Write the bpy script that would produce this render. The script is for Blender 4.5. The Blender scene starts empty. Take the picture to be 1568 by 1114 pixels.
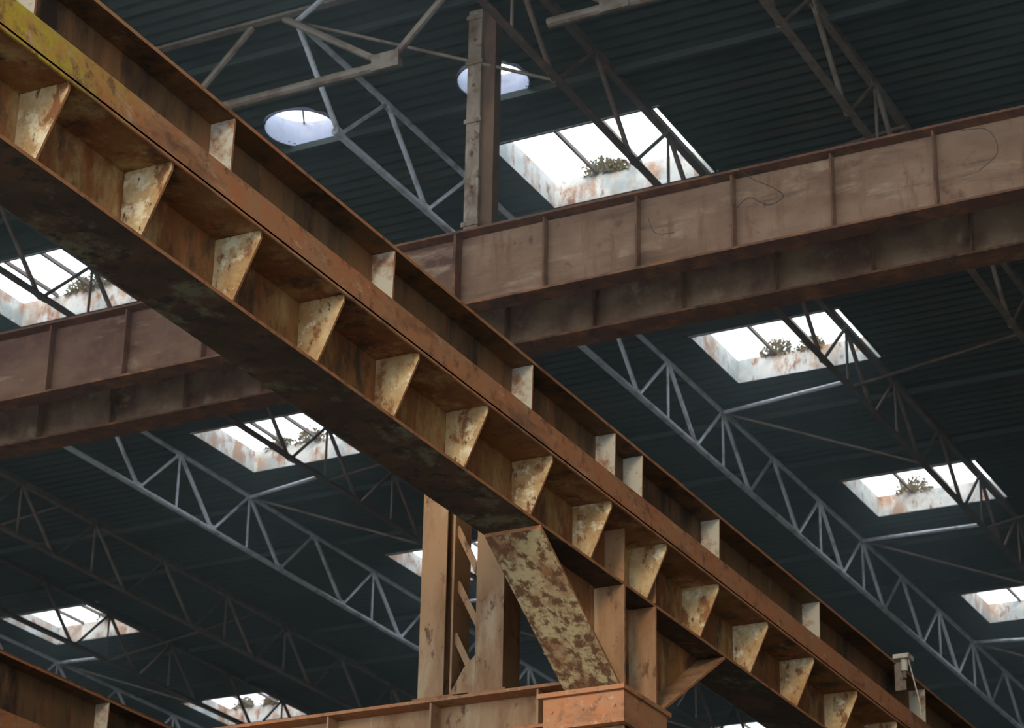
import bpy, bmesh, math, random
from mathutils import Vector, Matrix
random.seed(7)
sc=bpy.context.scene
try: sc.view_settings.view_transform='Standard'
except Exception: pass

# ---------------------------------------------------------------- camera
AZ=math.radians(27.6); PI=math.radians(24.2); RO=math.atan(.0186)
F=Vector((-math.sin(AZ)*math.cos(PI),math.cos(AZ)*math.cos(PI),math.sin(PI)))
R0=Vector((math.cos(AZ),math.sin(AZ),0)); U0=R0.cross(F)
R=R0*math.cos(RO)+U0*math.sin(RO); U=-R0*math.sin(RO)+U0*math.cos(RO)
cd=bpy.data.cameras.new("camera"); cam=bpy.data.objects.new("camera",cd)
bpy.context.collection.objects.link(cam); sc.camera=cam
m=Matrix((R,U,-F)).transposed().to_4x4(); m.translation=Vector((0,0,1.6)); cam.matrix_world=m
cd.sensor_width=36; cd.lens=36*3850/1568; cd.clip_end=500
cd.dof.use_dof=True; cd.dof.focus_distance=16; cd.dof.aperture_fstop=5.6

# ---------------------------------------------------------------- materials
def newmat(name):
    m=bpy.data.materials.new(name); m.use_nodes=True
    return m,m.node_tree.nodes,m.node_tree.links,m.node_tree.nodes["Principled BSDF"]
def mottled(name, base, layers, rough=.75, bump=.3, bscale=30, metallic=0.0, grad=None):
    m,N,L,B=newmat(name)
    tc=N.new("ShaderNodeTexCoord")
    rgb=N.new("ShaderNodeRGB"); rgb.outputs[0].default_value=(*base,1); col=rgb.outputs[0]
    if grad:
        axis,a,b,c,amt=grad
        sx=N.new("ShaderNodeSeparateXYZ"); L.new(tc.outputs["Object"],sx.inputs[0])
        mr=N.new("ShaderNodeMapRange"); mr.inputs[1].default_value=a; mr.inputs[2].default_value=b; mr.inputs[4].default_value=amt
        L.new(sx.outputs[axis],mr.inputs[0])
        nz=N.new("ShaderNodeTexNoise"); nz.inputs["Scale"].default_value=5; nz.inputs["Detail"].default_value=6
        L.new(tc.outputs["Object"],nz.inputs["Vector"])
        mu=N.new("ShaderNodeMath"); mu.operation='MULTIPLY'; mu.use_clamp=True; L.new(mr.outputs[0],mu.inputs[0])
        ad=N.new("ShaderNodeMath"); ad.operation='MULTIPLY'; ad.inputs[1].default_value=1.8; L.new(nz.outputs["Fac"],ad.inputs[0]); L.new(ad.outputs[0],mu.inputs[1])
        mx=N.new("ShaderNodeMixRGB"); L.new(mu.outputs[0],mx.inputs[0]); L.new(col,mx.inputs[1]); mx.inputs[2].default_value=(*c,1); col=mx.outputs[0]
    for i,(c,s,t,soft,st) in enumerate(layers):
        mp=N.new("ShaderNodeMapping"); mp.inputs["Scale"].default_value=st; mp.inputs["Location"].default_value=(i*7.3,i*3.1,i*5.7)
        L.new(tc.outputs["Object"],mp.inputs[0])
        nz=N.new("ShaderNodeTexNoise"); nz.inputs["Scale"].default_value=s; nz.inputs["Detail"].default_value=9; nz.inputs["Roughness"].default_value=.68
        L.new(mp.outputs[0],nz.inputs["Vector"])
        rp=N.new("ShaderNodeValToRGB"); rp.color_ramp.elements[0].position=max(0,t-soft); rp.color_ramp.elements[1].position=min(1,t+soft)
        L.new(nz.outputs["Fac"],rp.inputs[0])
        mx=N.new("ShaderNodeMixRGB"); L.new(rp.outputs[0],mx.inputs[0]); L.new(col,mx.inputs[1]); mx.inputs[2].default_value=(*c,1)
        col=mx.outputs[0]
    L.new(col,B.inputs["Base Color"]); B.inputs["Roughness"].default_value=rough; B.inputs["Metallic"].default_value=metallic
    if bump:
        nz=N.new("ShaderNodeTexNoise"); nz.inputs["Scale"].default_value=bscale; nz.inputs["Detail"].default_value=8
        L.new(tc.outputs["Object"],nz.inputs["Vector"])
        bp=N.new("ShaderNodeBump"); bp.inputs["Strength"].default_value=bump; bp.inputs["Distance"].default_value=.01
        L.new(nz.outputs["Fac"],bp.inputs["Height"]); L.new(bp.outputs[0],B.inputs["Normal"])
    return m
I1=(1,1,1); ST=(1,1,.25)
M={}
M['lip']=mottled("rusty_orange_edge",(.34,.155,.070),[((.38,.125,.04),3,.53,.12,I1),((.15,.065,.03),9,.60,.07,I1),((.44,.27,.15),13,.63,.05,(1,.4,1)),((.12,.055,.028),1.6,.62,.08,(1,.5,2))],grad=(1,10.7,9.2,(.42,.33,.012),1.1))
M['bracket']=mottled("peeling_cream_paint",(.56,.42,.23),[((.32,.17,.06),2.6,.47,.12,I1),((.20,.08,.028),8,.57,.04,(1,1,.6)),((.68,.59,.41),6,.59,.05,I1),((.10,.045,.02),16,.63,.03,(1,1,.4))],bump=.6)
M['edge']=mottled("rust_edge",(.32,.125,.045),[((.12,.05,.025),12,.58,.08,I1)])
M['web']=mottled("brown_rusty_web",(.25,.115,.035),[((.19,.062,.016),2.0,.48,.08,(1,1,.4)),((.40,.25,.10),2.6,.58,.07,(1,1,.45)),((.05,.027,.014),3.2,.58,.06,(1,1,.5)),((.30,.10,.03),9,.62,.05,(1,1,.3))])
M['upper']=mottled("dark_brown_upper_web",(.13,.070,.030),[((.21,.085,.028),2,.55,.08,ST),((.040,.022,.012),3,.55,.07,ST),((.24,.15,.08),6,.65,.05,ST)],grad=(1,10.6,9.0,(.26,.20,.02),.9))
M['stub']=mottled("stub_paint",(.44,.40,.32),[((.22,.10,.045),4,.57,.07,I1)],bump=.4)
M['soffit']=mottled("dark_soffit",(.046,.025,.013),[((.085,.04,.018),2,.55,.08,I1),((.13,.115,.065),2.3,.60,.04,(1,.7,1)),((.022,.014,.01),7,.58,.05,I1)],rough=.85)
M['haunch']=mottled("mottled_haunch_paint",(.44,.33,.17),[((.24,.11,.045),2.5,.53,.06,I1),((.13,.055,.024),13,.51,.05,(1,.6,1))],bump=.5)
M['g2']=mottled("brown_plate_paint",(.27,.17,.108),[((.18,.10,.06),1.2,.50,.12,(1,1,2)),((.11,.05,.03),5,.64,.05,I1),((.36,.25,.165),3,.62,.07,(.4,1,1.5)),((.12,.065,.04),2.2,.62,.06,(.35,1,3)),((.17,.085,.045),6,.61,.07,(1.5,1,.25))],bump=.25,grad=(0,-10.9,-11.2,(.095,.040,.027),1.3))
M['g2flange']=mottled("rust_flange",(.13,.055,.030),[((.26,.11,.045),4,.56,.07,I1),((.05,.03,.02),6,.6,.06,I1)])
M['g2rear']=mottled("rear_plate",(.33,.22,.14),[((.16,.08,.05),2,.5,.1,I1),((.40,.30,.21),5,.62,.05,I1)])
M['column']=mottled("column_paint",(.32,.18,.09),[((.20,.09,.036),2,.53,.08,(1,1,.3)),((.40,.28,.17),3,.61,.06,(1,1,.3)),((.11,.05,.025),8,.61,.04,(1,1,.5))],bump=.3)
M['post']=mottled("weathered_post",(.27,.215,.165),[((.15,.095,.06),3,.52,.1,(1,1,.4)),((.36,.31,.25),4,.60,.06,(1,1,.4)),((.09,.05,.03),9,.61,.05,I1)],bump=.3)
M['postside']=mottled("post_side_brown",(.16,.085,.045),[((.08,.045,.025),3,.52,.1,(1,1,.4))],bump=.3)  # darker, browner tone for the post side and its bolts
M['steel_light']=mottled("pale_skylit_steel",(.58,.63,.69),[((.28,.26,.25),4,.57,.08,I1)],rough=.35,bump=.1)  # light grey steel, with bluish skylight spill lifted into its colour
M['steel_dark']=mottled("dark_rusty_steel",(.10,.07,.055),[((.20,.13,.08),5,.58,.07,I1)],rough=.6,bump=.1)
M['steel_mid']=mottled("grey_brown_steel",(.20,.165,.13),[((.12,.08,.055),5,.52,.07,I1)],rough=.6,bump=.1)
M['curb']=mottled("flaking_white_curb",(.60,.61,.60),[((.40,.25,.17),2.5,.52,.05,(1,1,.6)),((.36,.41,.42),2,.55,.08,I1),((.28,.13,.07),7,.60,.05,(1,1,.5))],bump=.3)
M['tube']=mottled("galvanised_vent",(.42,.46,.60),[((.30,.33,.44),3,.55,.08,I1)],rough=.4,bump=.1)
M['roof']=mottled("corrugated_roof",(.042,.055,.049),[((.026,.036,.034),.5,.5,.1,I1),((.070,.064,.046),2.5,.61,.08,(.25,1,1))],rough=.7,bump=0)
M['floor']=mottled("concrete_floor",(.22,.21,.19),[((.12,.11,.10),.6,.55,.1,I1)],rough=.9)
M['wall']=mottled("grimy_wall",(.12,.12,.11),[((.07,.06,.05),.8,.55,.1,I1)],rough=.9)
M['grass']=mottled("dry_grass",(.15,.09,.035),[((.07,.07,.02),9,.5,.1,I1)],rough=.8,bump=0)
M['white']=mottled("porcelain",(.48,.45,.38),[((.3,.2,.13),9,.56,.05,I1)],bump=0)
M['wire']=mottled("thin_wire",(.05,.04,.035),[((.02,.02,.02),9,.6,.05,I1)],bump=0)

# ---------------------------------------------------------------- mesh builder
class MB:
    def __init__(s,name): s.name=name; s.v=[]; s.f=[]; s.mi=[]; s.mats=[]
    def mat(s,k):
        if k not in s.mats: s.mats.append(k)
        return s.mats.index(k)
    def face(s,pts,k):
        b=len(s.v); s.v+= [tuple(p) for p in pts]; s.f.append(tuple(range(b,b+len(pts)))); s.mi.append(s.mat(k))
    def hexa(s,c,k,kk=None):
        b=len(s.v); s.v+=[tuple(p) for p in c]
        fs=[(0,3,2,1),(4,5,6,7),(0,1,5,4),(1,2,6,5),(2,3,7,6),(3,0,4,7)]
        for i,f in enumerate(fs):
            s.f.append(tuple(b+j for j in f)); s.mi.append(s.mat((kk or {}).get(i,k)))
    def box(s,a,b,k,kk=None):
        x0,y0,z0=a; x1,y1,z1=b
        s.hexa([(x0,y0,z0),(x1,y0,z0),(x1,y1,z0),(x0,y1,z0),(x0,y0,z1),(x1,y0,z1),(x1,y1,z1),(x0,y1,z1)],k,kk)
    def prism_y(s,xz,y0,y1,k,kedge=None):
        n=len(xz); b=len(s.v)
        s.v+=[(x,y0,z) for x,z in xz]+[(x,y1,z) for x,z in xz]
        s.f.append(tuple(b+i for i in range(n))); s.mi.append(s.mat(k))
        s.f.append(tuple(b+n+i for i in reversed(range(n)))); s.mi.append(s.mat(k))
        for i in range(n):
            j=(i+1)%n; s.f.append((b+i,b+n+i,b+n+j,b+j)); s.mi.append(s.mat(kedge or k))
    def bar(s,p,q,w,h,k,up=Vector((0,0,1))):
        p=Vector(p);q=Vector(q); d=(q-p).normalized()
        if abs(d.dot(up))>.98: up=Vector((0,1,0))
        a=d.cross(up).normalized(); c=a.cross(d)
        A=a*w/2; Cc=c*h/2
        s.hexa([p-A-Cc,p+A-Cc,q+A-Cc,q-A-Cc,p-A+Cc,p+A+Cc,q+A+Cc,q-A+Cc],k)
    def tube(s,p,q,r,k,n=8,caps=True):
        p=Vector(p);q=Vector(q); d=(q-p).normalized(); up=Vector((0,0,1)) if abs(d.z)<.9 else Vector((0,1,0))
        a=d.cross(up).normalized(); c=a.cross(d); b=len(s.v)
        for o in (p,q):
            for i in range(n):
                t=2*math.pi*i/n; s.v.append(tuple(o+a*r*math.cos(t)+c*r*math.sin(t)))
        for i in range(n):
            j=(i+1)%n; s.f.append((b+i,b+n+i,b+n+j,b+j)); s.mi.append(s.mat(k))
        if caps:
            s.f.append(tuple(b+i for i in range(n))); s.mi.append(s.mat(k))
            s.f.append(tuple(b+n+i for i in reversed(range(n)))); s.mi.append(s.mat(k))
    def angle(s,p,q,w,k,t=.008,flip=1):
        p=Vector(p);q=Vector(q)
        d=(q-p).normalized(); up=Vector((0,0,1))
        if abs(d.dot(up))>.98: up=Vector((0,1,0))
        a=d.cross(up).normalized()*flip; c=a.cross(d)*flip
        s.bar(p+a*w/2,q+a*w/2,w,t,k,up); s.bar(p+c*w/2,q+c*w/2,t,w,k,up)
    def build(s,bevel=0):
        me=bpy.data.meshes.new(s.name); me.from_pydata(s.v,[],s.f)
        for k in s.mats: me.materials.append(M[k])
        me.polygons.foreach_set("material_index",s.mi); me.update()
        bm=bmesh.new(); bm.from_mesh(me); bmesh.ops.recalc_face_normals(bm,faces=bm.faces); bm.to_mesh(me); bm.free()
        o=bpy.data.objects.new(s.name,me); bpy.context.collection.objects.link(o)
        if bevel:
            md=o.modifiers.new("bevel","BEVEL"); md.width=bevel; md.segments=2; md.limit_method='ANGLE'
        return o
def bolt(mb,c,axis,k,r=.016,h=.014):
    c=Vector(c); ax=Vector(axis); mb.tube(c,c+ax*h,r,k,n=6)

# ---------------------------------------------------------------- crane girders (run along +Y)
Y0,Y1=4.0,46.0
ZB,ZP=8.41,8.90
def crane_girder(dx,collector=False):
    g=MB("crane_runway_girder")
    X=lambda x:x+dx
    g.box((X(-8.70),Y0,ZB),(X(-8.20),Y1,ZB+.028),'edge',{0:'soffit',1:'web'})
    g.box((X(-8.385),Y0,ZB+.028),(X(-8.37),Y1,ZP),'web')
    g.box((X(-8.615),Y0,ZB+.028),(X(-8.60),Y1,9.90),'upper')
    g.box((X(-8.70),Y0,ZP),(X(-8.0),Y1,ZP+.02),'web')
    g.box((X(-8.018),Y0,ZP-.015),(X(-8.0),Y1,9.12),'lip')
    g.box((X(-8.80),Y0,9.90),(X(-8.40),Y1,9.93),'lip',{0:'upper',1:'edge'})
    g.box((X(-8.65),Y0,9.93),(X(-8.57),Y1,10.03),'g2flange')
    ys=[4.7,5.7,6.7,7.75,8.79,9.83,10.87,11.87,12.9,13.93,14.97,16.04,17.11,18.2,19.32,20.47,21.63,22.82,24.0,25.2,26.4]
    while ys[-1]<Y1-1.3: ys.append(ys[-1]+1.2)
    for y in ys:
        t=.022
        g.prism_y([(X(-8.37),ZB+.028),(X(-8.205),ZB+.028),(X(-8.022),ZP-.06),(X(-8.022),ZP),(X(-8.37),ZP)],y,y+t,'bracket','edge')
    for y in [5.6,7.75,9.93,12.05,14.2,16.45,18.02,18.58,20.3,22.9,26.2,29.4,32.6,35.8,39,42]:
        g.prism_y([(X(-8.60),ZP+.02),(X(-8.43),ZP+.02),(X(-8.41),9.90),(X(-8.60),9.90)],y,y+.022,'stub','edge')
    xa,xb=X(-8.68),X(-8.19); ZH=7.53
    for ya,yb in ((16.2,17.68),(19.85,18.42)):
        th=.03
        g.hexa([(xa,ya,ZB-th),(xb,ya,ZB-th),(xb,yb,ZH-th),(xa,yb,ZH-th),
                (xa,ya,ZB),(xb,ya,ZB),(xb,yb,ZH),(xa,yb,ZH)],'edge',{0:'haunch',1:'column'})
        b=len(g.v); xm=X(-8.46)
        for xx in (xm,xm+.016):
            g.v+=[(xx,ya,ZB),(xx,yb,ZH),(xx,yb,ZB)]
        for f in ((0,1,2),(5,4,3),(0,3,4,1),(1,4,5,2),(2,5,3,0)):
            g.f.append(tuple(b+i for i in f)); g.mi.append(g.mat('web'))
    for y in (17.72,18.34):
        g.box((xa,y,7.0),(xb,y+.028,ZB),'column',{3:'edge'})
        g.box((X(-8.37),y,ZB+.028),(X(-8.19),y+.022,ZP),'column',{3:'edge'})
    g.box((X(-8.455),17.74,0),(X(-8.435),18.35,ZB),'web')
    g.box((X(-8.86),17.60,7.22),(X(-8.14),17.68,7.48),'lip')
    g.box((X(-8.90),17.56,7.48),(X(-8.12),18.5,7.52),'lip')
    g.box((X(-8.18),17.68,7.22),(X(-8.14),18.45,7.48),'lip')
    for i in range(3):
        bolt(g,(X(-8.78+.28*i),17.60,7.36),(0,-1,0),'lip',.014,.012)
    for y in (17.72,18.34):
        g.box((xa,y,0),(xb,y+.028,7.0),'column',{3:'edge'})
    g.box((X(-8.9),17.5,0),(X(-7.95),18.6,.04),'edge')
    if collector:
        g.box((-8.42,25.2,9.60),(-8.30,25.24,9.95),'steel_mid')
        g.box((-8.40,25.1,9.93),(-8.22,25.28,9.98),'white')
        g.tube((-8.3,25.18,9.80),(-8.3,25.18,9.93),.04,'white',10)
        g.tube((-8.3,25.18,9.72),(-8.3,25.18,9.80),.025,'steel_mid',10)
        g.tube((-8.25,25.18,9.93),(-8.16,25.22,9.45),.008,'white',6)
        g.tube((-8.16,25.22,9.45),(-8.10,25.15,8.6),.008,'white',6)
    return g.build(bevel=.003)
g1=crane_girder(0,True)
g3=crane_girder(-8.75)

# ---------------------------------------------------------------- low tie beam with the posts standing on it
lb=MB("portal_frame")
XL,XR=-16.55,-8.93
lb.box((XL,18.05,7.40),(XR,18.45,7.43),'lip')
lb.box((XL,18.05,7.74),(XR,18.45,7.77),'lip')
lb.box((XL,18.24,7.43),(XR,18.26,7.74),'column')
for i in range(8): lb.box((-16.3+i*1.02,18.07,7.43),(-16.28+i*1.02,18.24,7.74),'column')
ZT=10.05
for xa,xb in ((-10.31,-9.99),(-9.76,-9.49)):
    lb.box((xa,18.10,7.77),(xa+.02,18.40,ZT),'column')
    lb.box((xb-.02,18.10,7.77),(xb,18.40,ZT),'column')
    lb.box((xa+.02,18.24,7.77),(xb-.02,18.26,ZT),'column')
    lb.box((xa,18.085,7.77),(xb-.07 if xa<-10 else xb,18.10,ZT),'column')
    lb.box((xa-.04,18.06,7.77),(xb+.04,18.44,7.79),'edge')
z=7.85
while z<ZT-.9:
    lb.bar((-10.0,18.15,z+.5),(-9.75,18.15,z),.06,.012,'column',Vector((0,1,0)))
    lb.bar((-9.75,18.18,z+.5),(-10.0,18.18,z+.98),.06,.012,'column',Vector((0,1,0)))
    z+=.98
lb.prism_y([(-10.0,7.79),(-9.75,7.79),(-9.75,8.12),(-9.86,8.02)],18.08,18.10,'column')
lb.box((-10.4,18.08,ZT),(-9.4,18.42,ZT+.03),'edge')
for xa in (-10.31,-15.0):
    for x in (xa,xa+.30): lb.box((x,18.10,0),(x+.02,18.40,7.40),'column')
    lb.box((xa+.02,18.24,0),(xa+.30,18.26,7.40),'column')
lb.build(.003)

# ---------------------------------------------------------------- transverse plate girders (run along X)
def xgirder(name,y,z0,z1,x0,x1,kw,kf,step,off,back=.12):
    g=MB(name)
    g.box((x0,y-.13,z0),(x1,y+back,z0+.025),kf)
    g.box((x0,y-.15,z1-.025),(x1,y+back,z1),kf)
    g.box((x0,y,z0+.025),(x1,y+.015,z1-.025),kw)
    x=off
    while x>x0+.2: x-=step
    x+=step
    while x<x1:
        g.box((x-.01,y-.10,z0+.025),(x+.01,y,z1-.025),kw,{2:kf})
        x+=step
    for xc in (-34,-24.5,2.5):
        for xx in (xc-.2,xc+.18): g.box((xx,y-.12,0),(xx+.02,y+.12,z0),'column')
        g.box((xc-.18,y-.01,0),(xc+.18,y+.01,z0),'column')
        g.box((xc-.3,y-.16,0),(xc+.3,y+.16,.03),'edge')
    return g
g=xgirder("transverse_plate_girder",20.0,12.43,13.27,-40,8,'g2','g2flange',1.01,-10.08)
g.box((-11.08,19.86,12.43),(-11.05,20.0,13.27),'g2flange')
def curl(pts,r=.005):
    P=[Vector(p) for p in pts]; out=[]
    for i in range(len(P)-1):
        p0=P[max(0,i-1)];p1=P[i];p2=P[i+1];p3=P[min(len(P)-1,i+2)]
        for t in range(6):
            t/=6; out.append(.5*((2*p1)+(p2-p0)*t+(2*p0-5*p1+4*p2-p3)*t*t+(3*p1-p0-3*p2+p3)*t**3))
    out.append(P[-1])
    for a,b in zip(out,out[1:]): g.tube(a,b,r,'wire',5,False)
curl([(-7.95,19.84,13.26),(-7.80,19.83,13.10),(-7.62,19.83,12.98),(-7.50,19.83,12.85),(-7.66,19.84,12.80),(-7.85,19.84,12.92),(-7.98,19.84,12.84)])
curl([(-8.92,19.88,12.95),(-8.85,19.88,12.78),(-8.65,19.88,12.74)],.004)
curl([(-5.75,19.86,13.15),(-5.5,19.86,13.1),(-5.42,19.86,12.85),(-5.6,19.86,12.7)],.004)
g.build(.003)
g=xgirder("transverse_plate_girder",21.05,12.43,13.27,-40,8,'g2rear','g2flange',1.0,-9.04,.2)
g.build(.003)

# hanger post above transverse girder
hp=MB("hanger_post")
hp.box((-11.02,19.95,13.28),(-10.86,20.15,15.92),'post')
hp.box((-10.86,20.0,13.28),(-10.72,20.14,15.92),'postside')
for zz in (13.35,14.55,15.25,15.8):
    hp.box((-11.04,19.93,zz),(-10.84,19.95,zz+.05),'post')
for zz in (13.8,14.2,15.0,15.55): bolt(hp,(-10.94,19.95,zz),(0,-1,0),'postside',.02)
hp.build(.003)

# ---------------------------------------------------------------- roof
ZR=16.0
skys=[]
PX=8.1; PY=5.87
for i in range(-1,6):
    for j in range(-3,8):
        x1=-10.1-PX*i; y0=22.75+PY*j
        skys.append((x1-2.12,x1,y0,y0+1.68))
vents=[(-14.0,21.4,.42),(-11.5,21.42,.40)]
rf=MB("ceiling"); XA,XB=-62,14
ystep=.05; ny=int(72/ystep)
def zr(y): return ZR+.014*math.sin(y*2*math.pi/.2)
for k in range(ny):
    ya=k*ystep; yb=ya+ystep; ym=(ya+yb)/2
    cuts=[]
    for (a,b,c,d) in skys:
        if c<=ym<=d: cuts.append((a,b))
    for (vx,vy,vr) in vents:
        if abs(ym-vy)<vr:
            w=math.sqrt(vr*vr-(ym-vy)**2); cuts.append((vx-w,vx+w))
    cuts.sort(); x=XA; segs=[]
    for a,b in cuts:
        if a>x: segs.append((x,a))
        x=max(x,b)
    segs.append((x,XB))
    for a,b in segs:
        rf.face([(a,ya,zr(ya)),(b,ya,zr(ya)),(b,yb,zr(yb)),(a,yb,zr(yb))],'roof')
rf.build()

H=.33
for idx,(a,b,c,d) in enumerate(skys):
    w=MB("window_%d"%(idx+1))
    z0,z1=ZR-.02,ZR+H
    kb={0:'roof'}
    w.box((a-.04,d,z0),(b+.04,d+.03,z1),'curb',kb)
    w.box((a-.04,c-.03,z0),(b+.04,c,z1),'curb',kb)
    w.box((a-.04,c,z0),(a,d,z1),'curb',kb)
    w.box((b,c,z0),(b+.03,d,z1),'curb',{0:'roof',3:'roof'})
    w.bar((a,c+.06,z1),(b,c+.06,z1),.04,.05,'steel_dark')
    w.bar((a,c+.16,z1),(b,c+.16,z1),.02,.03,'steel_dark')
    for t in (.27,.55,.83):
        xx=a+(b-a)*t
        w.bar((xx,c,z1),(xx,d,z1),.035,.05,'steel_dark')
    for q in range(random.choice((1,2,2))):
        cx=random.uniform(a+.35,b-.4); sz=random.uniform(.15,.26)
        for n in range(420):
            th=random.uniform(-.1,math.pi+.1); r=random.uniform(0,1)**.7*sz
            p=Vector((cx+r*math.cos(th)*1.1,d+.02+random.uniform(-.5,.5)*sz,z1-.03+max(0,r*math.sin(th))))
            dr=Vector((math.cos(th)*.6+random.uniform(-.8,.8),random.uniform(-.6,.6),abs(math.sin(th))*.6+random.uniform(-.5,.7))).normalized()
            L_=random.uniform(.03,.08); e=dr.cross(Vector((random.uniform(-1,1),1,random.uniform(-1,1)))).normalized()*random.uniform(.008,.018)
            w.face([p-e*.3,p+dr*L_*.5-e,p+dr*L_,p+dr*L_*.5+e,p+e*.3],'grass')
        for n in range(14):
            th=random.uniform(.3,2.8); p=Vector((cx,d+.02,z1-.03)); q_=p+Vector((math.cos(th),random.uniform(-.2,.2),math.sin(th)))*sz*.95
            w.tube(p,q_,.006,'grass',5)
    w.build()
for n,(vx,vy,vr) in enumerate(vents):
    v=MB("roof_vent"); N=32
    for rr in (vr,vr+.02):
        b=len(v.v)
        for zz in (ZR-.03,ZR+.30):
            for i in range(N):
                t=2*math.pi*i/N; v.v.append((vx+rr*math.cos(t),vy+rr*math.sin(t),zz))
        for i in range(N):
            j=(i+1)%N; v.f.append((b+i,b+j,b+N+j,b+N+i)); v.mi.append(v.mat('tube'))
    for s in range(2):
        a=math.pi*s/2+.5
        v.bar((vx-vr*math.cos(a),vy-vr*math.sin(a),ZR+.28),(vx+vr*math.cos(a),vy+vr*math.sin(a),ZR+.28),.02,.02,'steel_mid')
    v.build()

# ---------------------------------------------------------------- roof trusses along Y
def ytruss(x,kind):
    k={'L':'steel_light','D':'steel_dark','B':'steel_mid'}[kind]
    t=MB("roof_truss")
    zb,zt=15.0,15.90
    y0=28.05-1.95*(4 if kind=='L' else 11); y1=68
    if kind=='L':
        t.tube((x,y0-.1,zb),(x,y1,zb),.042,k,10); t.tube((x,y0-.95,zt),(x,y1,zt),.036,k,8)
    else:
        t.angle((x,y0,zb),(x,y1,zb),.095,k,.012); t.angle((x,y0-.9,zt),(x,y1,zt),.08,k,.012,-1)
    y=y0; i=0 if kind!='L' else 1
    while y<y1-1:
        t.tube((x,y-.975,zt),(x,y,zb),.031,k,8)
        t.tube((x,y,zb),(x,y+.975,zt),.024 ,k,8)
        if i%3!=1: t.tube((x,y+.975,zt),(x,y+.975,zb),.020,k,6)
        t.box((x-.006,y-.11,zb-.01),(x+.006,y+.11,zb+.09),k)
        t.box((x-.006,y+.975-.1,zt-.09),(x+.006,y+.975+.1,zt+.01),k)
        y+=1.95; i+=1
    t.build()
for i in range(-1,5):
    for o,kd in ((-12.75,'L'),(-10.15,'D'),(-7.65,'B')):
        x=o-8.07*i
        if x<13: ytruss(x,kd)

br=MB("roof_cross_bracing")
for i in range(-1,5):
    for j in range(-1,7):
        xl=-12.75-8.07*i; y0=22.75+PY*j
        ya=28.05+.975+1.95*round((y0+2.3-29.025)/1.95); yb=ya-1.95
        if ya<19: continue
        br.tube((xl,ya,15.88),(xl+2.6,yb-.2,15.02),.030,'steel_light')
        br.tube((xl,ya,15.88),(xl+2.6,ya+.975,15.02),.020,'steel_mid')
        br.tube((xl+2.6,yb,15.02),(xl+5.1,yb+1,15.88),.022,'steel_dark')
br.build()

# transverse roof truss along X (interrupted at the hanger post)
xt=MB("transverse_roof_truss"); yy=19.2
for s0,s1 in ((-30,-11.4),(-9.7,10)):
    xt.tube((s0,yy,15.0),(s1,yy,15.0),.055,'steel_mid',10)
xt.angle((-30,yy,15.9),(10,yy,15.9),.09,'steel_mid',.012)
x=-11.55-2.6*7
while x<10:
    xt.tube((x,yy,15.0),(x+.9,yy,15.9),.04,'steel_mid'); xt.tube((x,yy,15.0),(x-1.3,yy,15.9),.04,'steel_mid')
    xt.box((x-.16,yy-.062,14.93),(x+.16,yy-.05,15.12),'steel_mid')
    x+=2.6
xt.build()

pu=MB("roof_purlins")
for j in range(-3,8):
    for o in (-1.0,2.9):
        y=22.75+PY*j+o
        pu.bar((XA+1,y,15.94),(XB-1,y,15.94),.06,.08,'roof')
pu.build()

# ---------------------------------------------------------------- hall shell
def slab(name,a,b,k):
    s=MB(name); s.box(a,b,k); s.build()
slab("floor",(-62,-30,-.2),(14,72,0),'floor')
slab("wall_back",(-62,72,0),(14,72.3,16.1),'wall')
slab("wall_left",(-62.3,0,0),(-62,72,16.1),'wall')
slab("wall_right",(14,0,0),(14.3,72,16.1),'wall')

# ---------------------------------------------------------------- dust in the air of the hall
vm=bpy.data.materials.new("dusty_air"); vm.use_nodes=True
N=vm.node_tree.nodes; L=vm.node_tree.links; N.clear()
vo=N.new("ShaderNodeOutputMaterial"); vs=N.new("ShaderNodeVolumeScatter")
vs.inputs["Color"].default_value=(.68,.90,.98,1); vs.inputs["Density"].default_value=.014; vs.inputs["Anisotropy"].default_value=.68
L.new(vs.outputs[0],vo.inputs["Volume"])
M['dust']=vm
slab("dusty_air",(-61.9,10,10.1),(13.9,71.9,15.97),'dust')

# ---------------------------------------------------------------- light
w=bpy.data.worlds.new("sky"); sc.world=w; w.use_nodes=True
bg=w.node_tree.nodes["Background"]; bg.inputs[0].default_value=(.82,.93,1.0,1); bg.inputs[1].default_value=3.2
sd=bpy.data.lights.new("sun","SUN"); sd.energy=1.5; sd.angle=math.radians(10); sd.color=(1,.80,.54)
so=bpy.data.objects.new("sun",sd); bpy.context.collection.objects.link(so)
d=Vector((-.25,1,-.22)); so.rotation_euler=d.to_track_quat('-Z','Y').to_euler()
